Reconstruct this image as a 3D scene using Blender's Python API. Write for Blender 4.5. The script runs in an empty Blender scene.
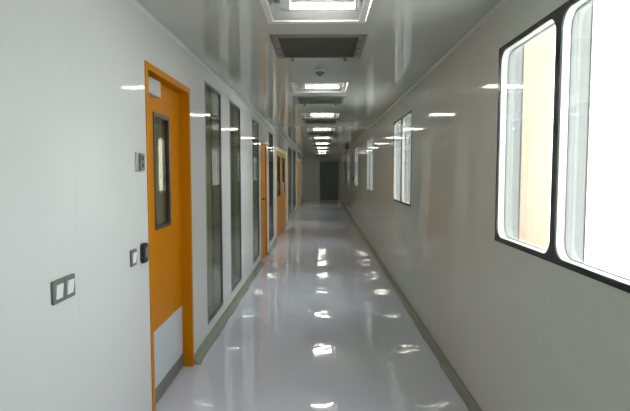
import bpy, bmesh, math, random
from mathutils import Vector, Matrix

random.seed(4)
S = bpy.context.scene
COL = S.collection

# ------------------------------------------------------------------ dimensions
XL, XR = -0.998, 0.965          # inner faces of the corridor walls
TL, TR = 0.10, 0.06            # wall thicknesses
H = 2.40                       # ceiling height
Y0, Y1 = -3.2, 26.6            # corridor ends
CX = (XL + XR) / 2
CAM_H = 1.492

# ------------------------------------------------------------------ materials
def new_mat(name):
    m = bpy.data.materials.new(name)
    m.use_nodes = True
    nt = m.node_tree
    b = nt.nodes['Principled BSDF']
    return m, nt, b

def simple(name, col, rough=0.5, metal=0.0, spec=0.5, coat=0.0, noise=0.0, nscale=30.0, bump=0.0, bscale=40.0):
    m, nt, b = new_mat(name)
    b.inputs['Base Color'].default_value = (*col, 1)
    b.inputs['Roughness'].default_value = rough
    b.inputs['Metallic'].default_value = metal
    b.inputs['Specular IOR Level'].default_value = spec
    b.inputs['Coat Weight'].default_value = coat
    b.inputs['Coat Roughness'].default_value = 0.05
    geo = nt.nodes.new('ShaderNodeNewGeometry')
    if noise > 0:
        n = nt.nodes.new('ShaderNodeTexNoise')
        n.inputs['Scale'].default_value = nscale
        n.inputs['Detail'].default_value = 4
        nt.links.new(geo.outputs['Position'], n.inputs['Vector'])
        mx = nt.nodes.new('ShaderNodeMix'); mx.data_type = 'RGBA'
        mx.inputs['A'].default_value = (*[c * (1 - noise) for c in col], 1)
        mx.inputs['B'].default_value = (*[min(1, c * (1 + noise)) for c in col], 1)
        nt.links.new(n.outputs['Fac'], mx.inputs['Factor'])
        nt.links.new(mx.outputs['Result'], b.inputs['Base Color'])
    if bump > 0:
        n2 = nt.nodes.new('ShaderNodeTexNoise')
        n2.inputs['Scale'].default_value = bscale
        n2.inputs['Detail'].default_value = 2
        nt.links.new(geo.outputs['Position'], n2.inputs['Vector'])
        bp = nt.nodes.new('ShaderNodeBump')
        bp.inputs['Strength'].default_value = bump
        bp.inputs['Distance'].default_value = 0.01
        nt.links.new(n2.outputs['Fac'], bp.inputs['Height'])
        nt.links.new(bp.outputs['Normal'], b.inputs['Normal'])
    return m

def panel_mat(name, col, rough, pitch, offset, axis='Y', seam=0.82, bump=0.02, bscale=1.6, spec=0.5, noise=0.012):
    """coated steel sandwich panel: faint seams every `pitch` metres, slightly wavy gloss"""
    m, nt, b = new_mat(name)
    b.inputs['Roughness'].default_value = rough
    b.inputs['Specular IOR Level'].default_value = spec
    geo = nt.nodes.new('ShaderNodeNewGeometry')
    sep = nt.nodes.new('ShaderNodeSeparateXYZ')
    nt.links.new(geo.outputs['Position'], sep.inputs['Vector'])
    def mt(op, a, bb=None, c=None):
        n = nt.nodes.new('ShaderNodeMath'); n.operation = op
        for k, v in enumerate((a, bb, c)):
            if v is None: continue
            if isinstance(v, (int, float)): n.inputs[k].default_value = v
            else: nt.links.new(v, n.inputs[k])
        return n.outputs[0]
    s = mt('ADD', sep.outputs[axis], 100 * pitch - offset)
    s = mt('MODULO', s, pitch)
    s = mt('SUBTRACT', s, pitch / 2)
    s = mt('ABSOLUTE', s)
    seamf = mt('GREATER_THAN', s, pitch / 2 - 0.0025)
    n = nt.nodes.new('ShaderNodeTexNoise'); n.inputs['Scale'].default_value = 0.9; n.inputs['Detail'].default_value = 5
    nt.links.new(geo.outputs['Position'], n.inputs['Vector'])
    mx = nt.nodes.new('ShaderNodeMix'); mx.data_type = 'RGBA'
    mx.inputs['A'].default_value = (*[c * (1 - noise) for c in col], 1)
    mx.inputs['B'].default_value = (*[c * (1 + noise) for c in col], 1)
    nt.links.new(n.outputs['Fac'], mx.inputs['Factor'])
    mx2 = nt.nodes.new('ShaderNodeMix'); mx2.data_type = 'RGBA'
    nt.links.new(seamf, mx2.inputs['Factor'])
    nt.links.new(mx.outputs['Result'], mx2.inputs['A'])
    mx2.inputs['B'].default_value = (*[c * seam for c in col], 1)
    nt.links.new(mx2.outputs['Result'], b.inputs['Base Color'])
    n2 = nt.nodes.new('ShaderNodeTexNoise'); n2.inputs['Scale'].default_value = bscale; n2.inputs['Detail'].default_value = 1
    nt.links.new(geo.outputs['Position'], n2.inputs['Vector'])
    bp = nt.nodes.new('ShaderNodeBump'); bp.inputs['Strength'].default_value = bump; bp.inputs['Distance'].default_value = 0.1
    nt.links.new(n2.outputs['Fac'], bp.inputs['Height'])
    nt.links.new(bp.outputs['Normal'], b.inputs['Normal'])
    return m

def glass_mat(name, tint=(1, 1, 1), ior=1.5, rough=0.0):
    m = bpy.data.materials.new(name); m.use_nodes = True
    nt = m.node_tree; nt.nodes.clear()
    out = nt.nodes.new('ShaderNodeOutputMaterial')
    mix = nt.nodes.new('ShaderNodeMixShader')
    tr = nt.nodes.new('ShaderNodeBsdfTransparent'); tr.inputs['Color'].default_value = (*tint, 1)
    gl = nt.nodes.new('ShaderNodeBsdfGlossy'); gl.inputs['Roughness'].default_value = rough
    fr = nt.nodes.new('ShaderNodeFresnel')      # same reflectance on both faces of the thin pane
    geo = nt.nodes.new('ShaderNodeNewGeometry')
    mr = nt.nodes.new('ShaderNodeMapRange')
    mr.inputs['To Min'].default_value = ior; mr.inputs['To Max'].default_value = 1 / ior
    nt.links.new(geo.outputs['Backfacing'], mr.inputs['Value']); nt.links.new(mr.outputs[0], fr.inputs['IOR'])
    nt.links.new(fr.outputs[0], mix.inputs[0])
    nt.links.new(tr.outputs[0], mix.inputs[1]); nt.links.new(gl.outputs[0], mix.inputs[2])
    nt.links.new(mix.outputs[0], out.inputs['Surface'])
    return m

def emit_mat(name, col, strength):
    m, nt, b = new_mat(name)
    b.inputs['Base Color'].default_value = (*col, 1)
    b.inputs['Emission Color'].default_value = (*col, 1)
    b.inputs['Emission Strength'].default_value = strength
    return m

def grille_mat(name, base, hole):
    m, nt, b = new_mat(name)
    geo = nt.nodes.new('ShaderNodeNewGeometry')
    mp = nt.nodes.new('ShaderNodeMapping'); mp.inputs['Scale'].default_value = (70, 70, 70)
    v = nt.nodes.new('ShaderNodeTexVoronoi'); v.inputs['Randomness'].default_value = 0.0; v.inputs['Scale'].default_value = 1
    nt.links.new(geo.outputs['Position'], mp.inputs['Vector']); nt.links.new(mp.outputs[0], v.inputs['Vector'])
    g = nt.nodes.new('ShaderNodeMath'); g.operation = 'LESS_THAN'; g.inputs[1].default_value = 0.36
    nt.links.new(v.outputs['Distance'], g.inputs[0])
    mx = nt.nodes.new('ShaderNodeMix'); mx.data_type = 'RGBA'
    mx.inputs['A'].default_value = (*base, 1); mx.inputs['B'].default_value = (*hole, 1)
    nt.links.new(g.outputs[0], mx.inputs['Factor']); nt.links.new(mx.outputs['Result'], b.inputs['Base Color'])
    b.inputs['Roughness'].default_value = 0.85
    b.inputs['Specular IOR Level'].default_value = 0.04
    return m

M = {}
M['wall_l'] = panel_mat('coated_panel_left', (0.66, 0.66, 0.655), 0.05, 1.18, 0.83, 'Y', 0.93, spec=0.06)
M['wall_r'] = panel_mat('coated_panel_right', (0.60, 0.60, 0.545), 0.055, 1.18, 0.97, 'Y', 0.88, spec=0.07)
M['ceil'] = panel_mat('coated_panel_ceiling', (0.525, 0.54, 0.495), 0.06, 1.32, 0.2, 'Y', 0.86)
M['floor'] = panel_mat('epoxy_floor', (0.70, 0.715, 0.82), 0.03, 500.0, 250.0, 'Y', 1.0, 0.02, 4.0, 0.85)
M['skirt'] = simple('olive_cove_paint', (0.27, 0.28, 0.215), 0.45, noise=0.12, nscale=9)
M['cove'] = simple('white_cove_trim', (0.60, 0.63, 0.62), 0.3)
M['endwall'] = panel_mat('end_wall_panel', (0.66, 0.68, 0.60), 0.3, 1.18, 0.3, 'X', 0.8)
M['orange'] = simple('orange_door_enamel', (0.60, 0.212, 0.004), 0.33, spec=0.04, noise=0.05, nscale=3)
M['orange_frame'] = simple('orange_frame_enamel', (0.56, 0.208, 0.003), 0.33, spec=0.05)
M['ochre'] = simple('ochre_door_enamel', (0.60, 0.27, 0.035), 0.35, spec=0.2, noise=0.05, nscale=3)
M['cream'] = simple('cream_enamel', (0.72, 0.60, 0.36), 0.35)
M['greydoor'] = simple('slate_grey_door', (0.16, 0.185, 0.165), 0.35, noise=0.05, nscale=4)
M['greyframe'] = simple('dark_grey_frame', (0.20, 0.22, 0.20), 0.4)
M['steel'] = simple('brushed_steel', (0.55, 0.56, 0.56), 0.32, 0.9, noise=0.06, nscale=60)
M['closer'] = simple('silver_grey_closer', (0.50, 0.50, 0.47), 0.4, 0.1)
M['kick'] = simple('pale_steel_kick_plate', (0.62, 0.67, 0.72), 0.25, 0.05, noise=0.04, nscale=12)
M['darkstrip'] = simple('grey_drop_seal', (0.20, 0.20, 0.19), 0.4, 0.4)
M['darkframe'] = simple('dark_bronze_bead', (0.055, 0.05, 0.04), 0.4)
M['silverbead'] = simple('grey_aluminium_bead', (0.20, 0.21, 0.20), 0.35, 0.5)
M['black'] = simple('black_plastic', (0.012, 0.012, 0.012), 0.35)
M['blackborder'] = simple('black_ceramic_border', (0.008, 0.0085, 0.008), 0.25)
M['white'] = simple('white_plastic', (0.80, 0.81, 0.80), 0.35)
M['greyplate'] = simple('grey_plate_plastic', (0.16, 0.165, 0.16), 0.4)
M['spacer'] = simple('white_aluminium_spacer', (0.78, 0.78, 0.75), 0.35)
M['lining'] = simple('pale_grey_lining', (0.21, 0.212, 0.21), 0.6)
M['glass'] = glass_mat('clear_glass', (0.97, 0.985, 0.975), 1.45)
M['tint'] = glass_mat('room_glass', (0.66, 0.69, 0.60), 1.5)
M['cover'] = glass_mat('lamp_cover_glass', (0.95, 0.96, 0.96), 1.4, 0.15)
M['tube'] = emit_mat('fluorescent_tube', (1.0, 0.955, 0.84), 24.0)
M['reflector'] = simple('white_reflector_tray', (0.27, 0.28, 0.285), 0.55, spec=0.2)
M['lampframe'] = simple('white_lamp_frame', (0.66, 0.68, 0.67), 0.3)
M['ventframe'] = simple('grey_vent_frame', (0.22, 0.225, 0.20), 0.5, spec=0.2, noise=0.08, nscale=25)
M['ventdark'] = grille_mat('perforated_vent_plate', (0.125, 0.127, 0.105), (0.03, 0.02, 0.018))
M['room'] = simple('dim_room_paint', (0.58, 0.60, 0.58), 0.6)
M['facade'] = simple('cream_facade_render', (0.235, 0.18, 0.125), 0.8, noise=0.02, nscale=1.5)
M['facade_p'] = simple('ivory_facade_render', (0.80, 0.71, 0.52), 0.8)
M['facade_w'] = simple('white_facade_pier', (0.82, 0.82, 0.80), 0.7)
M['ground'] = simple('pale_concrete', (0.62, 0.61, 0.58), 0.85, noise=0.1, nscale=2)

# ------------------------------------------------------------------ mesh helpers
def link(name, bm, mat, parent=None, bevel=0.0, smooth=False):
    bmesh.ops.remove_doubles(bm, verts=bm.verts, dist=1e-5)
    bmesh.ops.recalc_face_normals(bm, faces=bm.faces)
    me = bpy.data.meshes.new(name)
    bm.to_mesh(me); bm.free()
    me.materials.append(mat)
    if smooth:
        for p in me.polygons: p.use_smooth = True
    o = bpy.data.objects.new(name, me)
    COL.objects.link(o)
    if parent is not None: o.parent = parent
    if bevel > 0:
        md = o.modifiers.new('bevel', 'BEVEL'); md.width = bevel; md.segments = 2; md.limit_method = 'ANGLE'
        md.angle_limit = math.radians(40)
    return o

def box(bm, x0, x1, y0, y1, z0, z1):
    vs = [bm.verts.new((x, y, z)) for x in (x0, x1) for y in (y0, y1) for z in (z0, z1)]
    for f in ((0, 1, 3, 2), (4, 6, 7, 5), (0, 4, 5, 1), (2, 3, 7, 6), (0, 2, 6, 4), (1, 5, 7, 3)):
        bm.faces.new([vs[i] for i in f])

def cyl(bm, p0, p1, r0, r1=None, n=24, caps=True):
    r1 = r0 if r1 is None else r1
    p0, p1 = Vector(p0), Vector(p1)
    d = (p1 - p0).normalized()
    a = d.orthogonal().normalized(); b = d.cross(a)
    A, B = [], []
    for i in range(n):
        t = 2 * math.pi * i / n
        w = a * math.cos(t) + b * math.sin(t)
        A.append(bm.verts.new(p0 + w * r0)); B.append(bm.verts.new(p1 + w * r1))
    for i in range(n):
        j = (i + 1) % n
        bm.faces.new((A[i], A[j], B[j], B[i]))
    if caps:
        bm.faces.new(A[::-1]); bm.faces.new(B)

def lathe(bm, prof, n=32):
    """profile (r, z) turned round the z axis"""
    rings = []
    for r, z in prof:
        if r < 1e-6: rings.append([bm.verts.new((0, 0, z))])
        else: rings.append([bm.verts.new((r * math.cos(2 * math.pi * i / n), r * math.sin(2 * math.pi * i / n), z)) for i in range(n)])
    for A, B in zip(rings, rings[1:]):
        for i in range(n):
            j = (i + 1) % n
            if len(A) == 1: bm.faces.new((A[0], B[j], B[i]))
            elif len(B) == 1: bm.faces.new((A[i], A[j], B[0]))
            else: bm.faces.new((A[i], A[j], B[j], B[i]))

def slab(bm, us, vs, holes, fmap, open_edges=()):
    """slab with rectangular holes: us=(u0,u1), vs=(v0,v1); fmap(u,v,side) -> xyz, side 0 front / 1 back"""
    uc = sorted({us[0], us[1], *[h[0] for h in holes], *[h[1] for h in holes]})
    vc = sorted({vs[0], vs[1], *[h[2] for h in holes], *[h[3] for h in holes]})
    def inside(i, j):
        if i < 0 or j < 0 or i >= len(uc) - 1 or j >= len(vc) - 1: return None
        u = (uc[i] + uc[i + 1]) / 2; v = (vc[j] + vc[j + 1]) / 2
        return not any(h[0] < u < h[1] and h[2] < v < h[3] for h in holes)
    cache = {}
    def V(u, v, s):
        k = (u, v, s)
        if k not in cache: cache[k] = bm.verts.new(fmap(u, v, s))
        return cache[k]
    for i in range(len(uc) - 1):
        for j in range(len(vc) - 1):
            if not inside(i, j): continue
            a, b, c, d = (uc[i], vc[j]), (uc[i + 1], vc[j]), (uc[i + 1], vc[j + 1]), (uc[i], vc[j + 1])
            for s in (0, 1): bm.faces.new([V(*p, s) for p in (a, b, c, d)])
            for (di, dj, p, q) in ((0, -1, a, b), (1, 0, b, c), (0, 1, c, d), (-1, 0, d, a)):
                if not inside(i + di, j + dj):
                    bm.faces.new((V(*p, 0), V(*q, 0), V(*q, 1), V(*p, 1)))

def rrect(y0, y1, z0, z1, r, n=8):
    pts = []
    for cy, cz, a0 in ((y1 - r, z1 - r, 0), (y0 + r, z1 - r, 90), (y0 + r, z0 + r, 180), (y1 - r, z0 + r, 270)):
        for k in range(n + 1):
            a = math.radians(a0 + 90 * k / n)
            pts.append((cy + r * math.cos(a), cz + r * math.sin(a)))
    return pts

def plate_with_holes(bm, outer, inners, x0, x1):
    """flat plate in the y-z plane with outlines as holes, thickness x0..x1"""
    edges = []
    for loop in [outer] + inners:
        v = [bm.verts.new((x0, p[0], p[1])) for p in loop]
        for i in range(len(v)): edges.append(bm.edges.new((v[i], v[(i + 1) % len(v)])))
    r = bmesh.ops.triangle_fill(bm, use_beauty=True, edges=edges)
    faces = [g for g in r['geom'] if isinstance(g, bmesh.types.BMFace)]
    ex = bmesh.ops.extrude_face_region(bm, geom=faces)
    for g in ex['geom']:
        if isinstance(g, bmesh.types.BMVert): g.co.x = x1
    for f in faces:
        if not f.is_valid: continue
    # extrude_face_region keeps the original faces only for closed shells; add them back if they were consumed

def rprism(bm, loop, x0, x1, caps=True):
    A = [bm.verts.new((x0, *p)) for p in loop]; B = [bm.verts.new((x1, *p)) for p in loop]
    n = len(loop)
    for i in range(n): bm.faces.new((A[i], A[(i + 1) % n], B[(i + 1) % n], B[i]))
    if caps: bm.faces.new(A[::-1]); bm.faces.new(B)

def rtube(bm, lo, li, x0, x1):
    """ring prism between an outer and an inner loop of the same count"""
    n = len(lo)
    R = [[bm.verts.new((x, *p)) for p in l] for l in (lo, li) for x in (x0, x1)]
    o0, o1, i0, i1 = R
    for k in range(n):
        j = (k + 1) % n
        bm.faces.new((o0[k], o0[j], o1[j], o1[k])); bm.faces.new((i0[k], i1[k], i1[j], i0[j]))
        bm.faces.new((o0[k], i0[k], i0[j], o0[j])); bm.faces.new((o1[k], o1[j], i1[j], i1[k]))

def empty(name, loc=(0, 0, 0)):
    o = bpy.data.objects.new(name, None); o.location = loc; o.empty_display_size = 0.1
    COL.objects.link(o)
    return o

def tag(o, label=None, cat=None, group=None, kind=None):
    if label: o['label'] = label
    if cat: o['category'] = cat
    if group: o['group'] = group
    if kind: o['kind'] = kind
    return o

def copy_tree(o, parent=None):
    c = o.copy(); COL.objects.link(c)
    if parent is not None: c.parent = parent
    for ch in o.children: copy_tree(ch, c)
    return c

def struct(o, label=None, cat=None, group=None): return tag(o, label, cat, group, 'structure')

# ------------------------------------------------------------------ openings
LEFT_WIN = [(4.29, 4.95), (5.43, 6.12), (7.18, 7.88), (9.38, 10.2), (14.7, 16.2), (17.2, 18.8)]
LWZ = (0.165, 2.262)
DOOR1, DOOR2, DOOR3, DOOR4 = (2.84, 3.785), (8.17, 8.96), (10.75, 13.95), (19.9, 23.3)
DZ1, DZ2, DZ2P = 2.12, 2.05, 2.0
RW_START, RW_PITCH, RW_W, RWZ = 1.40, 4.035, 1.385, (1.114, 2.162)
RIGHT_WIN = [RW_START + RW_PITCH * k for k in range(-1, 6)]
LIGHTS = [2.79 + 2.66 * k for k in range(-1, 9)]
LW, LD = 0.56, 0.60
VENTS = [3.685 + 2.65 * k for k in range(0, 9)]

# ------------------------------------------------------------------ shell
bm = bmesh.new(); box(bm, XL - TL, XR + TR, Y0 - 0.1, Y1 + 0.1, -0.1, 0)
struct(link('floor', bm, M['floor']), 'glossy pale lavender grey epoxy floor running down the corridor', 'floor')

bm = bmesh.new()
lh = [(CX - LW / 2, CX + LW / 2, y - LD / 2, y + LD / 2) for y in LIGHTS]
slab(bm, (XL - TL, XR + TR), (Y0 - 0.1, Y1 + 0.1), lh, lambda u, v, s: (u, v, H + (0.08 if s else 0)))
struct(link('ceiling', bm, M['ceil']), 'glossy grey panel ceiling with a row of lights and vents', 'ceiling')

bm = bmesh.new()
holes = [(a, b, *LWZ) for a, b in LEFT_WIN] + [(*DOOR1, 0, DZ1), (*DOOR2, 0, DZ2P), (*DOOR3, 0, DZ2), (*DOOR4, 0, DZ2)]
slab(bm, (Y0, Y1), (0, H), holes, lambda u, v, s: (XL - (TL if s else 0), u, v))
struct(link('wall_left', bm, M['wall_l']), 'pale blue grey panel wall with doors and tall dark windows', 'wall')

bm = bmesh.new()
holes = [(a + 0.012, a + RW_W - 0.012, RWZ[0] + 0.012, RWZ[1] - 0.012) for a in RIGHT_WIN]
slab(bm, (Y0, Y1), (0, H), holes, lambda u, v, s: (XR + (TR if s else 0), u, v))
struct(link('wall_right', bm, M['wall_r']), 'grey panel wall with black bordered double windows', 'wall')

bm = bmesh.new()
slab(bm, (XL, XR), (0, H), [(-0.13, 0.87, 0, 2.06)], lambda u, v, s: (u, Y1 + (0.1 if s else 0), v))
struct(link('wall_end', bm, M['endwall']), 'dark grey green end wall around the slate grey door', 'wall')
bm = bmesh.new(); box(bm, XL - TL, XR + TR, Y1 + 0.1, Y1 + 0.2, -0.1, H + 0.08)  # unseen slab, added to keep sky light from leaking under the end door
struct(link('wall_light_stop', bm, M['room']), 'unseen slab added behind the end door to stop light leaking in', 'wall')
bm = bmesh.new(); box(bm, XL, XR, Y0 - 0.1, Y0, 0, H)
struct(link('wall_back', bm, M['wall_l']), 'pale panel wall closing the corridor behind the viewer', 'wall')

# skirting coves: concave quarter profile with slightly ragged painted floor edge
def skirt(name, side, ya, yb, label):
    bm = bmesh.new()
    n = max(2, int((yb - ya) / 0.06))
    rows = []
    for i in range(n + 1):
        y = ya + (yb - ya) * i / n
        j = 0.0045 * math.sin(y * 7.3) + 0.003 * math.sin(y * 17.1 + 1) + random.uniform(-0.002, 0.002)
        w, h = (0.054 if side < 0 else 0.046) + j, (0.068 if side < 0 else 0.056)
        pr = [(0.0, h), (0.006, h)]
        for k in range(1, 6):
            a = math.pi / 2 * k / 6
            pr.append((0.006 + (w - 0.006) * (1 - math.cos(a)), 0.004 + (h - 0.004) * (1 - math.sin(a))))
        pr += [(w, 0.004), (w, 0.0), (0, 0)]
        wx = XL if side < 0 else XR
        rows.append([bm.verts.new((wx - side * p[0], y, p[1])) for p in pr])
    m = len(rows[0])
    for A, B in zip(rows, rows[1:]):
        for k in range(m): bm.faces.new((A[k], A[(k + 1) % m], B[(k + 1) % m], B[k]))
    bm.faces.new(rows[0]); bm.faces.new(rows[-1][::-1])
    return struct(link(name, bm, M['skirt']), label, 'skirting')
for (a, b), lb in zip([(Y0, DOOR1[0]), (DOOR1[1], DOOR2[0]), (DOOR2[1], DOOR3[0]), (DOOR3[1], DOOR4[0]), (DOOR4[1], Y1)],
                      ['olive grey cove skirting on left wall before the near orange door',
                       'olive grey cove skirting under the three nearest dark windows on the left',
                       'short olive grey cove skirting between plain orange door and double door',
                       'olive grey cove skirting between double door and far tan door',
                       'short olive grey cove skirting from far tan door to end wall']):
    skirt('baseboard_left', -1, a, b, lb)
skirt('baseboard_right', 1, Y0, Y1, 'long olive grey cove skirting at the foot of the right wall')

def cove(name, side, label):
    bm = bmesh.new(); R = 0.016
    pr = [(0, 0), (0, -R)] + [(R - R * math.cos(math.pi / 2 * k / 6), -R + R * math.sin(math.pi / 2 * k / 6)) for k in range(1, 6)] + [(R, 0)]
    wx = XL if side < 0 else XR
    A = [bm.verts.new((wx - side * p[0], Y0, H + p[1])) for p in pr]
    B = [bm.verts.new((wx - side * p[0], Y1, H + p[1])) for p in pr]
    n = len(pr)
    for k in range(n): bm.faces.new((A[k], A[(k + 1) % n], B[(k + 1) % n], B[k]))
    bm.faces.new(A); bm.faces.new(B[::-1])
    o = link(name, bm, M['cove'], smooth=True)
    md = o.modifiers.new('es', 'EDGE_SPLIT'); md.split_angle = math.radians(35)
    struct(o, label, 'trim')
cove('trim_1', -1, 'slim white rounded cove where left wall meets ceiling')
cove('trim_2', 1, 'slim white rounded cove where right wall meets ceiling')

# room behind the left wall, seen dimly through its glazing
RX0, RX1, RY0, RY1 = -3.9, XL - TL, 1.6, 26.0
bm = bmesh.new(); box(bm, RX0, RX1, RY0, RY1, -0.1, 0); struct(link('floor_room', bm, M['floor']), 'floor of the dim room behind the left windows', 'floor')
bm = bmesh.new(); box(bm, RX0, RX1, RY0, RY1, 2.6, 2.7); struct(link('ceiling_room', bm, M['room']), 'ceiling of the dim room behind the left windows', 'ceiling')
bm = bmesh.new(); box(bm, RX0 - 0.1, RX0, RY0, RY1, 0, 2.6); struct(link('wall_room_left', bm, M['room']), 'back wall of the dim room behind the left windows', 'wall')
bm = bmesh.new(); box(bm, RX0, RX1, RY0 - 0.1, RY0, 0, 2.6); struct(link('wall_room_front', bm, M['room']), 'near wall of the dim room behind the left windows', 'wall')
bm = bmesh.new(); box(bm, RX0, RX1, RY1, RY1 + 0.1, 0, 2.6); struct(link('wall_room_end', bm, M['room']), 'far wall of the dim room behind the left windows', 'wall')
bm = bmesh.new(); box(bm, RX1, RX1 + 0.09, RY0, RY1, H + 0.08, 2.6); struct(link('wall_room_header', bm, M['room']), 'strip of wall above the left windows inside the dim room', 'wall')

# fill strip added out of sight above the windows to brighten the left glass
bm = bmesh.new(); box(bm, RX1 - 0.16, RX1 - 0.02, 3.0, 22.0, 2.50, 2.56)
struct(link('room_fill_strip', bm, emit_mat('room_fill_glow', (1.0, 0.95, 0.78), 4.0)), 'added hidden fill strip above the windows, brightening the dim side room', 'lamp')

# ------------------------------------------------------------------ left windows (tall flush glazing)
lw_labels = ['tall narrow dark window right beside the near orange door, nearest on left wall',
             'second tall dark window from the near orange door on left wall',
             'third tall dark window, just before the plain orange door',
             'tall dark window between the plain orange door and the double door',
             'distant tall dark window just past the double door',
             'most distant tall dark window on left wall, before the tan door']
for i, (a, b) in enumerate(LEFT_WIN):
    r = empty('window_%d' % (i + 1), (XL, (a + b) / 2, LWZ[0]))
    struct(r, lw_labels[i], 'window', 'tall dark windows along the left wall')
    w2, hh = (b - a) / 2, LWZ[1] - LWZ[0]
    bm = bmesh.new()
    slab(bm, (-w2 - 0.006, w2 + 0.006), (-0.006, hh + 0.006), [(-w2 + 0.016, w2 - 0.016, 0.016, hh - 0.016)],
         lambda u, v, s: (-0.02 if s else 0.003, u, v))
    link('window_frame', bm, M['silverbead'], r)
    bm = bmesh.new(); box(bm, -0.010, -0.004, -w2 + 0.016, w2 - 0.016, 0.016, hh - 0.016); link('pane', bm, M['tint'], r)
    bm = bmesh.new()
    slab(bm, (-w2 + 0.0, w2 - 0.0), (0, hh), [(-w2 + 0.006, w2 - 0.006, 0.006, hh - 0.006)],
         lambda u, v, s: (-TL - 0.003 if s else -TL + 0.02, u, v))
    link('rear_frame', bm, M['silverbead'], r)

# ------------------------------------------------------------------ doors
def door_frame(bm, y0, y1, z1, fw, x_front, x_back):
    box(bm, x_back, x_front, y0, y0 + fw, 0, z1)
    box(bm, x_back, x_front, y1 - fw, y1, 0, z1)
    box(bm, x_back, x_front, y0 + fw, y1 - fw, z1 - fw, z1)

def hinge(bm, x, y, z):
    cyl(bm, (x, y, z), (x, y, z + 0.1), 0.008, n=12)

# door 1: orange, near, vision panel, closer, kick plate
def leaf(root, y0, y1, z1, xf, mat, vision=None, thick=0.045):
    bm = bmesh.new()
    hs = [vision] if vision else []
    slab(bm, (y0, y1), (0.012, z1), hs, lambda u, v, s: (xf - (thick if s else 0), u, v))
    lf = link('door_leaf', bm, mat, root)
    if vision:
        a, b, c, d = vision
        bm = bmesh.new()
        slab(bm, (a - 0.012, b + 0.012), (c - 0.012, d + 0.012), [(a + 0.012, b - 0.012, c + 0.012, d - 0.012)],
             lambda u, v, s: (xf - (0.02 if s else -0.006), u, v))
        vb = link('vision_panel_frame', bm, M['darkframe'], lf)
        bm = bmesh.new(); box(bm, xf - 0.014, xf - 0.008, a + 0.012, b - 0.012, c + 0.012, d - 0.012)
        link('vision_panel', bm, M['tint'], lf)
    return lf

d1 = empty('door_1', (0, 0, 0)); struct(d1, 'near orange door with narrow glass panel and pale kick plate', 'door')
bm = bmesh.new(); door_frame(bm, *DOOR1, DZ1, 0.042, XL + 0.006, XL - TL - 0.006)
link('door_frame', bm, M['orange_frame'], d1, bevel=0.002)
XF = XL - 0.065
L0, L1 = DOOR1[0] + 0.045, DOOR1[1] - 0.045
lf = leaf(d1, L0, L1, DZ1 - 0.046, XF, M['orange'], (3.165, 3.465, 1.135, 1.86))
bm = bmesh.new(); box(bm, XF, XF + 0.0025, L0 + 0.02, L1 - 0.02, 0.115, 0.485); o = link('kick_plate', bm, M['kick'], lf); o['label'] = 'pale steel kick plate'
bm = bmesh.new(); box(bm, XF, XF + 0.006, L0 + 0.01, L1 - 0.01, 0.016, 0.113); o = link('drop_seal', bm, M['darkstrip'], lf); o['label'] = 'dark grey seal strip along the door bottom'
bm = bmesh.new(); box(bm, XF, XF + 0.048, L0 + 0.015, L0 + 0.29, DZ1 - 0.163, DZ1 - 0.062)
cl = link('door_closer', bm, M['closer'], d1, bevel=0.006); cl['label'] = 'grey metal door closer box'

# door 2: plain orange
d2 = empty('door_2', (0, 0, 0)); struct(d2, 'plain orange single door beyond the third tall window', 'door')
bm = bmesh.new(); door_frame(bm, *DOOR2, DZ2P, 0.042, XL + 0.006, XL - TL - 0.006); link('door_frame', bm, M['orange_frame'], d2, bevel=0.002)
XF2 = XL - 0.012
lf = leaf(d2, DOOR2[0] + 0.045, DOOR2[1] - 0.045, DZ2P - 0.046, XF2, M['orange'])
bm = bmesh.new()
box(bm, XF2, XF2 + 0.008, DOOR2[0] + 0.07, DOOR2[0] + 0.12, 0.93, 1.13)
hd = link('lock_plate', bm, M['black'], lf, bevel=0.003)
bm = bmesh.new()
cyl(bm, (XF2 + 0.008, DOOR2[0] + 0.095, 1.05), (XF2 + 0.055, DOOR2[0] + 0.095, 1.05), 0.010, n=14)
cyl(bm, (XF2 + 0.05, DOOR2[0] + 0.085, 1.05), (XF2 + 0.05, DOOR2[0] + 0.22, 1.05), 0.010, n=14)
link('handle', bm, M['black'], lf)

# door 3: wide double door, ochre with cream frame
d3 = empty('door_3', (0, 0, 0)); struct(d3, 'wide ochre double door with two dark glass panels and cream frame', 'door')
bm = bmesh.new(); door_frame(bm, *DOOR3, DZ2, 0.09, XL + 0.008, XL - TL - 0.006); link('door_frame', bm, M['cream'], d3, bevel=0.002)
XF3 = XL - 0.012
mid = sum(DOOR3) / 2
for s, (a, b) in enumerate([(DOOR3[0] + 0.093, mid - 0.002), (mid + 0.002, DOOR3[1] - 0.093)]):
    c = (a + b) / 2
    lf = leaf(d3, a, b, DZ2 - 0.093, XF3, M['ochre'], (c - 0.36, c + 0.36, 0.95, 1.86))
    yh = b - 0.09 if s == 0 else a + 0.09
    bm = bmesh.new()
    cyl(bm, (XF3 + 0.05, yh, 0.95), (XF3 + 0.05, yh, 1.25), 0.011, n=14)
    for z in (0.98, 1.22): cyl(bm, (XF3, yh, z), (XF3 + 0.05, yh, z), 0.008, n=12)
    link('pull_handle', bm, M['steel'], lf)

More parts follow.
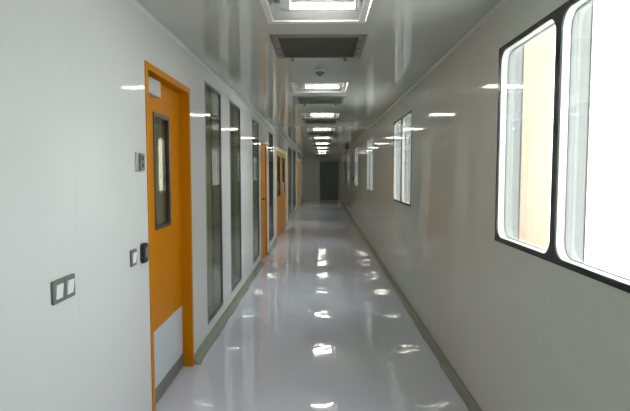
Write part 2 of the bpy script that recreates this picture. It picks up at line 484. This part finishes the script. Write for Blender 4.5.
# door 4: far tan door
d4 = empty('door_4', (0, 0, 0)); struct(d4, 'far tan double door on left wall close to end wall', 'door')
bm = bmesh.new(); door_frame(bm, *DOOR4, DZ2, 0.09, XL + 0.008, XL - TL - 0.006); link('door_frame', bm, M['cream'], d4, bevel=0.002)
mid = sum(DOOR4) / 2
for s, (a, b) in enumerate([(DOOR4[0] + 0.093, mid - 0.002), (mid + 0.002, DOOR4[1] - 0.093)]):
    lf = leaf(d4, a, b, DZ2 - 0.093, XF3, M['cream'] if s else M['ochre'])
    yh = b - 0.09 if s == 0 else a + 0.09
    bm = bmesh.new()
    cyl(bm, (XF3 + 0.05, yh, 0.95), (XF3 + 0.05, yh, 1.25), 0.011, n=14)
    for z in (0.98, 1.22): cyl(bm, (XF3, yh, z), (XF3 + 0.05, yh, z), 0.008, n=12)
    link('pull_handle', bm, M['steel'], lf)

# door 5: slate grey in the end wall
d5 = empty('door_5', (0, 0, 0)); struct(d5, 'slate grey door in the far end wall', 'door')
bm = bmesh.new()
for bx in ((-0.13, -0.085, 0, 2.06), (0.825, 0.87, 0, 2.06), (-0.085, 0.825, 2.015, 2.06)):
    box(bm, bx[0], bx[1], Y1 - 0.008, Y1 + 0.1, bx[2], bx[3])
link('door_frame', bm, M['greyframe'], d5)
bm = bmesh.new(); box(bm, -0.083, 0.823, Y1 + 0.012, Y1 + 0.057, 0.012, 2.013); lf = link('door_leaf', bm, M['greydoor'], d5)
bm = bmesh.new()
cyl(bm, (0.76, Y1 + 0.012, 1.04), (0.76, Y1 - 0.04, 1.04), 0.010, n=12); cyl(bm, (0.77, Y1 - 0.035, 1.04), (0.64, Y1 - 0.035, 1.04), 0.010, n=12)
link('handle', bm, M['steel'], lf)

# ------------------------------------------------------------------ right windows (black bordered twin panes)
rw_labels = ['double window behind the viewer on right wall',
             'large bright near double window with black rounded border on right wall',
             'second double window with black border, halfway along right wall',
             'third bright double window from the viewer on right wall',
             'fourth, dim distant double window on right wall',
             'fifth distant double window on right wall, near the far end',
             'sixth and farthest double window on right wall, next to end wall']
def right_window():
    r = empty('window_7')
    w, hh = RW_W, RWZ[1] - RWZ[0]
    bdr, mul, rad = 0.025, 0.047, 0.066
    p1 = (bdr, w / 2 - mul / 2, bdr, hh - bdr); p2 = (w / 2 + mul / 2, w - bdr, bdr, hh - bdr)
    bm = bmesh.new()
    outer = rrect(0, w, 0, hh, 0.006, 2)
    # plate with two rounded openings
    def fillplane(x):
        es = []
        for loop in (outer, rrect(*p1, rad), rrect(*p2, rad)):
            v = [bm.verts.new((x, *q)) for q in loop]
            es += [bm.edges.new((v[i], v[(i + 1) % len(v)])) for i in range(len(v))]
        bmesh.ops.triangle_fill(bm, use_beauty=True, use_dissolve=False, edges=es)
    fillplane(-0.003); fillplane(0.002)
    for loop in (outer, rrect(*p1, rad), rrect(*p2, rad)):
        rprism(bm, loop, -0.003, 0.002, caps=False)
    link('glazing_border', bm, M['blackborder'], r)
    for p in (p1, p2):
        bm = bmesh.new(); box(bm, 0.0024, 0.0046, p[0] - 0.008, p[1] + 0.008, p[2] - 0.008, p[3] + 0.008); link('pane', bm, M['glass'], r)
        bm = bmesh.new(); rtube(bm, rrect(p[0] - 0.010, p[1] + 0.010, p[2] - 0.010, p[3] + 0.010, rad + 0.01), rrect(*p, rad), 0.005, 0.038)
        o = link('spacer_lining', bm, M['spacer'], r); o['label'] = 'white rounded lining between the panes'
        for q in o.data.polygons: q.use_smooth = True
        md = o.modifiers.new('es', 'EDGE_SPLIT'); md.split_angle = math.radians(35)
        bm = bmesh.new(); rtube(bm, rrect(p[0] - 0.002, p[1] + 0.002, p[2] - 0.002, p[3] + 0.002, rad), rrect(p[0] + 0.003, p[1] - 0.003, p[2] + 0.003, p[3] - 0.003, rad - 0.004), 0.0382, 0.041)
        link('rear_seal', bm, M['lining'], r)
        bm = bmesh.new(); box(bm, 0.0412, 0.044, p[0] - 0.008, p[1] + 0.008, p[2] - 0.008, p[3] + 0.008); link('rear_pane', bm, M['glass'], r)
        bm = bmesh.new()
        slab(bm, (p[0] - 0.014, p[1] + 0.014), (p[2] - 0.014, p[3] + 0.014), [(p[0] - 0.004, p[1] + 0.004, p[2] - 0.004, p[3] + 0.004)],
             lambda u, v, s: (TR + 0.006 if s else 0.0444, u, v))
        link('outer_rail', bm, M['lining'], r)
        for a, b, e in ((p[0] - 0.014, p[0] - 0.003, p[0] - 0.001), (p[1] + 0.003, p[1] + 0.014, p[1] + 0.001)):
            bm = bmesh.new(); box(bm, TR + 0.0062, 0.118, a, b, -0.06, hh + 0.06)
            fn = link('side_fin', bm, M['lining'], r); fn['label'] = 'pale grey vertical fin outside the pane'
            bm = bmesh.new(); box(bm, 0.1182, 0.124, min(a, e), max(b, e), -0.06, hh + 0.06); link('fin_edge', bm, M['darkframe'], fn)
    return r
proto = right_window()
for i, y in enumerate(RIGHT_WIN):
    o = proto if i == 0 else copy_tree(proto)
    o.name = 'window_%d' % (7 + i)
    o.location = (XR, y, RWZ[0])
    struct(o, rw_labels[i], 'window', 'twin pane windows along the right wall')

# ------------------------------------------------------------------ ceiling lights
def ceiling_light():
    r = empty('ceiling_light')
    w, d = LW / 2, LD / 2
    bm = bmesh.new()
    slab(bm, (-w - 0.012, w + 0.012), (-d - 0.012, d + 0.012), [(-w + 0.022, w - 0.022, -d + 0.022, d - 0.022)],
         lambda u, v, s: (u, v, 0.004 if s else -0.006))
    link('lamp_frame', bm, M['lampframe'], r)
    bm = bmesh.new()       # tray with sloping sides
    b = [(-w + 0.002, -d + 0.002), (w - 0.002, -d + 0.002), (w - 0.002, d - 0.002), (-w + 0.002, d - 0.002)]
    t = [(-w + 0.05, -d + 0.09), (w - 0.05, -d + 0.09), (w - 0.05, d - 0.09), (-w + 0.05, d - 0.09)]
    B = [bm.verts.new((*p, 0.004)) for p in b]; T = [bm.verts.new((*p, 0.09)) for p in t]
    for k in range(4): bm.faces.new((B[k], B[(k + 1) % 4], T[(k + 1) % 4], T[k]))
    bm.faces.new(T)
    link('reflector', bm, M['reflector'], r)
    bm = bmesh.new(); cyl(bm, (-0.14, 0.075, 0.021), (0.215, 0.075, 0.021), 0.016, n=20); link('tube', bm, M['tube'], r, smooth=True)
    for a, b in ((-0.20, -0.142), (0.217, 0.235)):
        bm = bmesh.new(); box(bm, a, b, 0.054, 0.096, 0.0, 0.085); link('lamp_holder', bm, M['white'], r, bevel=0.004)
    bm = bmesh.new(); box(bm, -0.235, -0.205, -0.1, 0.12, 0.05, 0.085); link('ballast', bm, M['greyplate'], r)
    bm = bmesh.new(); 
    A = [bm.verts.new((sx * (w - 0.022), sy * (d - 0.022), -0.002)) for sx, sy in ((-1, -1), (1, -1), (1, 1), (-1, 1))]
    B = [bm.verts.new((sx * (w - 0.032), sy * (d - 0.032), -0.014)) for sx, sy in ((-1, -1), (1, -1), (1, 1), (-1, 1))]
    for k in range(4): bm.faces.new((A[k], A[(k + 1) % 4], B[(k + 1) % 4], B[k]))
    bm.faces.new(B)
    link('lens_cover', bm, M['cover'], r)
    return r
ords = ['first', 'second', 'third', 'fourth', 'fifth', 'sixth', 'seventh', 'eighth', 'ninth', 'tenth']
lp = ceiling_light()
for i, y in enumerate(LIGHTS):
    o = lp if i == 0 else copy_tree(lp)
    o.location = (CX - 0.02, y, H)
    if i == 0: lb = 'lit recessed tube light above and behind the viewer'
    elif i == 1: lb = 'nearest lit recessed tube ceiling light, cut off by the top of the photo'
    elif i == 9: lb = 'farthest lit recessed tube ceiling light, next to the end wall'
    else: lb = 'lit recessed tube ceiling light, %s down the corridor from the viewer' % ords[i - 1]
    tag(o, lb, 'ceiling light', 'recessed tube lights along the ceiling')

# ------------------------------------------------------------------ ceiling vents
def ceiling_vent():
    r = empty('ceiling_vent')
    w, d = 0.323, 0.315
    bm = bmesh.new()
    # bevelled frame: outer at the ceiling, inner edge a little lower
    lo = [(-w, -d), (w, -d), (w, d), (-w, d)]; mi = [(-w + 0.012, -d + 0.012), (w - 0.012, -d + 0.012), (w - 0.012, d - 0.012), (-w + 0.012, d - 0.012)]
    ii = [(-w + 0.052, -d + 0.024), (w - 0.052, -d + 0.024), (w - 0.052, d - 0.03), (-w + 0.052, d - 0.03)]
    R = [[bm.verts.new((*p, z)) for p in l] for l, z in ((lo, 0.0), (lo, -0.008), (mi, -0.014), (ii, -0.014), (ii, -0.001))]
    for A, B in zip(R, R[1:]):
        for k in range(4): bm.faces.new((A[k], A[(k + 1) % 4], B[(k + 1) % 4], B[k]))
    f = link('vent_frame', bm, M['ventframe'], r)
    bm = bmesh.new(); box(bm, -w + 0.053, w - 0.053, -d + 0.025, d - 0.031, -0.0115, -0.001)
    o = link('perforated_plate', bm, M['ventdark'], r); o['label'] = 'dark perforated plate'
    for sx in (-1, 1):
        bm = bmesh.new(); box(bm, sx * 0.205 - 0.012, sx * 0.205 + 0.012, d - 0.01, d + 0.012, -0.036, -0.0135)
        link('clip', bm, M['greyplate'], r, bevel=0.003)
        for sy in (-0.18, 0.0, 0.18):
            bm = bmesh.new(); cyl(bm, (sx * (w - 0.035), sy, -0.014), (sx * (w - 0.035), sy, -0.018), 0.010, 0.008, n=12)
            link('screw', bm, M['darkframe'], f)
    return r
vp = ceiling_vent()
for i, y in enumerate(VENTS):
    o = vp if i == 0 else copy_tree(vp)
    o.location = (CX - 0.01, y, H)
    lb = 'nearest dark square ceiling vent with pale frame, just beyond the first light' if i == 0 else \
         'dark square ceiling vent, %s down the corridor, just beyond the %s light' % (ords[i], ords[i])
    tag(o, lb, 'ceiling vent', 'dark vents between the ceiling lights')

# ------------------------------------------------------------------ small ceiling things
t = tag(empty('smoke_detector', (-0.02, 4.52, H)), 'small round smoke detector on ceiling between first vent and second light', 'smoke detector')
bm = bmesh.new(); lathe(bm, [(0, 0), (0.052, 0), (0.052, -0.012), (0.047, -0.018), (0, -0.018)]); link('base', bm, M['lampframe'], t)
bm = bmesh.new(); lathe(bm, [(0.0, -0.0181), (0.038, -0.0181), (0.040, -0.028), (0.034, -0.040), (0.02, -0.046), (0, -0.047)]); link('sensor_head', bm, M['ventframe'], t, smooth=True)
bm = bmesh.new(); lathe(bm, [(0.0, -0.0471), (0.018, -0.0471), (0.014, -0.053), (0, -0.054)]); link('sensor_cap', bm, M['black'], t)

t = tag(empty('dome_camera', (0.86, 17.5, H)), 'small dark dome camera under the ceiling by the right wall', 'camera')
bm = bmesh.new(); lathe(bm, [(0, 0), (0.075, 0), (0.075, -0.03), (0.068, -0.04), (0, -0.04)]); link('base', bm, M['greyplate'], t)
bm = bmesh.new(); lathe(bm, [(0.062, -0.0405)] + [(0.062 * math.cos(a), -0.0405 - 0.07 * math.sin(a)) for a in [math.pi / 2 * k / 8 for k in range(1, 8)]] + [(0, -0.1105)]); link('dome', bm, M['black'], t, smooth=True)

# ------------------------------------------------------------------ wall plates on the left wall
def yz_plate(bm, x0, x1, yc, zc, w, h, r): rprism(bm, rrect(yc - w / 2, yc + w / 2, zc - h / 2, zc + h / 2, r, 4), x0, x1)

def light_switch(name, yc, zc, w, h, label, group=None):
    t = tag(empty(name, (XL, yc, zc)), label, 'light switch', group)
    bm = bmesh.new(); yz_plate(bm, 0, 0.010, 0, 0, w, h, 0.006); link('frame', bm, M['greyplate'], t, bevel=0.002)
    bm = bmesh.new()
    loop = rrect(-w * 0.29, w * 0.29, -h * 0.31, h * 0.31, 0.003, 3)
    A = [bm.verts.new((0.010, *p)) for p in loop]; B = [bm.verts.new((0.0135 + 0.003 * p[1] / (h * 0.31), *p)) for p in loop]
    for k in range(len(loop)): bm.faces.new((A[k], A[(k + 1) % len(loop)], B[(k + 1) % len(loop)], B[k]))
    bm.faces.new(B); bm.faces.new(A[::-1])
    link('rocker', bm, M['white'], t)
    return t
light_switch('light_switch', 1.841, 1.045, 0.081, 0.089, 'grey framed white rocker switch, left one of the pair', 'pair of rocker switches')
light_switch('light_switch', 1.924, 1.045, 0.081, 0.089, 'grey framed white rocker switch, right one of the pair', 'pair of rocker switches')
light_switch('light_switch', 2.595, 1.043, 0.076, 0.088, 'single grey framed white rocker switch beside the near orange door')

t = tag(empty('door_release', (XL, 2.742, 1.045)), 'black rounded door release plate between switch and near orange door', 'door release')
bm = bmesh.new(); yz_plate(bm, 0, 0.022, 0, 0, 0.080, 0.112, 0.024); link('housing', bm, M['black'], t, bevel=0.006)
bm = bmesh.new(); yz_plate(bm, 0.022, 0.0245, 0, 0.004, 0.040, 0.062, 0.012); link('button', bm, M['greyplate'], t)

t = tag(empty('access_keypad', (XL, 2.718, 1.548)), 'steel plate keypad with dark buttons at eye level by the near orange door', 'keypad')
bm = bmesh.new(); yz_plate(bm, 0, 0.010, 0, 0, 0.115, 0.108, 0.006); link('plate', bm, M['steel'], t, bevel=0.002)
bm = bmesh.new(); yz_plate(bm, 0.010, 0.017, 0.014, 0.0, 0.066, 0.092, 0.005); k = link('reader', bm, M['greyplate'], t)
for zz in (0.022, -0.018):
    bm = bmesh.new(); cyl(bm, (0.017, 0.014, zz), (0.020, 0.014, zz), 0.013, 0.012, n=18); link('button', bm, M['black'], k)

t = tag(empty('alarm_call_point', (XR, 15.35, 1.31)), 'small dark call point on right wall between third and fourth windows', 'call point')
t.location = (XR, 15.2, 1.31); t['label'] = 'small dark call point on right wall beyond the fourth window'
bm = bmesh.new(); yz_plate(bm, -0.045, 0, 0, 0, 0.12, 0.12, 0.012); link('housing', bm, M['black'], t, bevel=0.004)
bm = bmesh.new(); yz_plate(bm, -0.049, -0.045, 0, 0, 0.06, 0.06, 0.006); link('button', bm, M['greyplate'], t)

t = tag(empty('light_switch', (-0.93, Y1, 1.24)), 'tall white switch plate on end wall beside its left corner', 'light switch')
bm = bmesh.new(); box(bm, -0.035, 0.035, -0.012, 0, -0.11, 0.11); link('frame', bm, M['white'], t, bevel=0.003)
bm = bmesh.new(); box(bm, -0.018, 0.018, -0.017, -0.012, -0.05, 0.05); link('rocker', bm, M['lampframe'], t)

# ------------------------------------------------------------------ outdoors beyond the right wall
bm = bmesh.new(); box(bm, XR + TR, 60, -40, 80, -3.1, -3.0); struct(link('ground', bm, M['ground']), 'pale concrete yard outside the right windows', 'ground')
b = tag(empty('building', (8.0, 18.45, -3.0)), 'cream building with white corner piers outside the right windows', 'building')
bm = bmesh.new(); box(bm, 0, 6, -1.0, 6.0, 0, 13.0); link('facade', bm, M['facade'], b)
bm = bmesh.new(); box(bm, 0, 6, 6.0, 50, 0, 13.0); o = link('rear_facade', bm, M['facade_p'], b); o['label'] = 'pale ivory painted rest of the facade'
bm = bmesh.new(); box(bm, -0.10, 6.1, -1.28, -1.001, 0, 13.0); o = link('gable_wall', bm, M['facade_w'], b); o['label'] = 'white end wall of the cream building'
for y in (9, 19, 29, 39):
    bm = bmesh.new(); box(bm, -0.10, 0.3, y, y + 0.3, 0, 13.0); link('pier', bm, M['facade_w'], b)
bm = bmesh.new(); box(bm, -0.3, 6.2, -1.4, 50.2, 13.0, 13.4); link('roof', bm, M['facade_w'], b)

# ------------------------------------------------------------------ light
W = bpy.data.worlds.new('sky'); S.world = W; W.use_nodes = True
nt = W.node_tree; bg = nt.nodes['Background']
bg.inputs['Color'].default_value = (0.94, 0.965, 1.0, 1)
bg.inputs['Strength'].default_value = 6.4
for i, y in enumerate(RIGHT_WIN):      # sampling portals lying in the window openings
    ld = bpy.data.lights.new('daylight_portal', 'AREA'); ld.shape = 'RECTANGLE'; ld.size = RW_W; ld.size_y = RWZ[1] - RWZ[0]
    ld.cycles.is_portal = True
    lo = bpy.data.objects.new('daylight_portal', ld); COL.objects.link(lo)
    lo.location = (XR + TR + 0.02, y + RW_W / 2, sum(RWZ) / 2)
    lo.rotation_euler = (math.radians(90), 0, math.radians(90))
    if i: pass

# ------------------------------------------------------------------ camera
cd = bpy.data.cameras.new('camera'); cam = bpy.data.objects.new('camera', cd); COL.objects.link(cam)
cd.sensor_width = 36; cd.lens = 500 / 630 * 36; cd.clip_start = 0.02
cam.location = (0, 0, CAM_H)
cam.rotation_euler = (math.radians(90 - 3.80), 0, math.radians(0.81))
S.camera = cam

# ------------------------------------------------------------------ colour and sampling
vs = S.view_settings
vs.view_transform = 'Standard'; vs.look = 'None'; vs.gamma = 1; vs.use_curve_mapping = False
vs.exposure = 0.73
c = S.cycles
c.use_denoising = True
try: c.denoiser = 'OPENIMAGEDENOISE'
except Exception: pass
c.max_bounces = 14; c.diffuse_bounces = 8; c.glossy_bounces = 6; c.transparent_max_bounces = 24
c.sample_clamp_indirect = 8.0
c.caustics_reflective = False; c.caustics_refractive = False
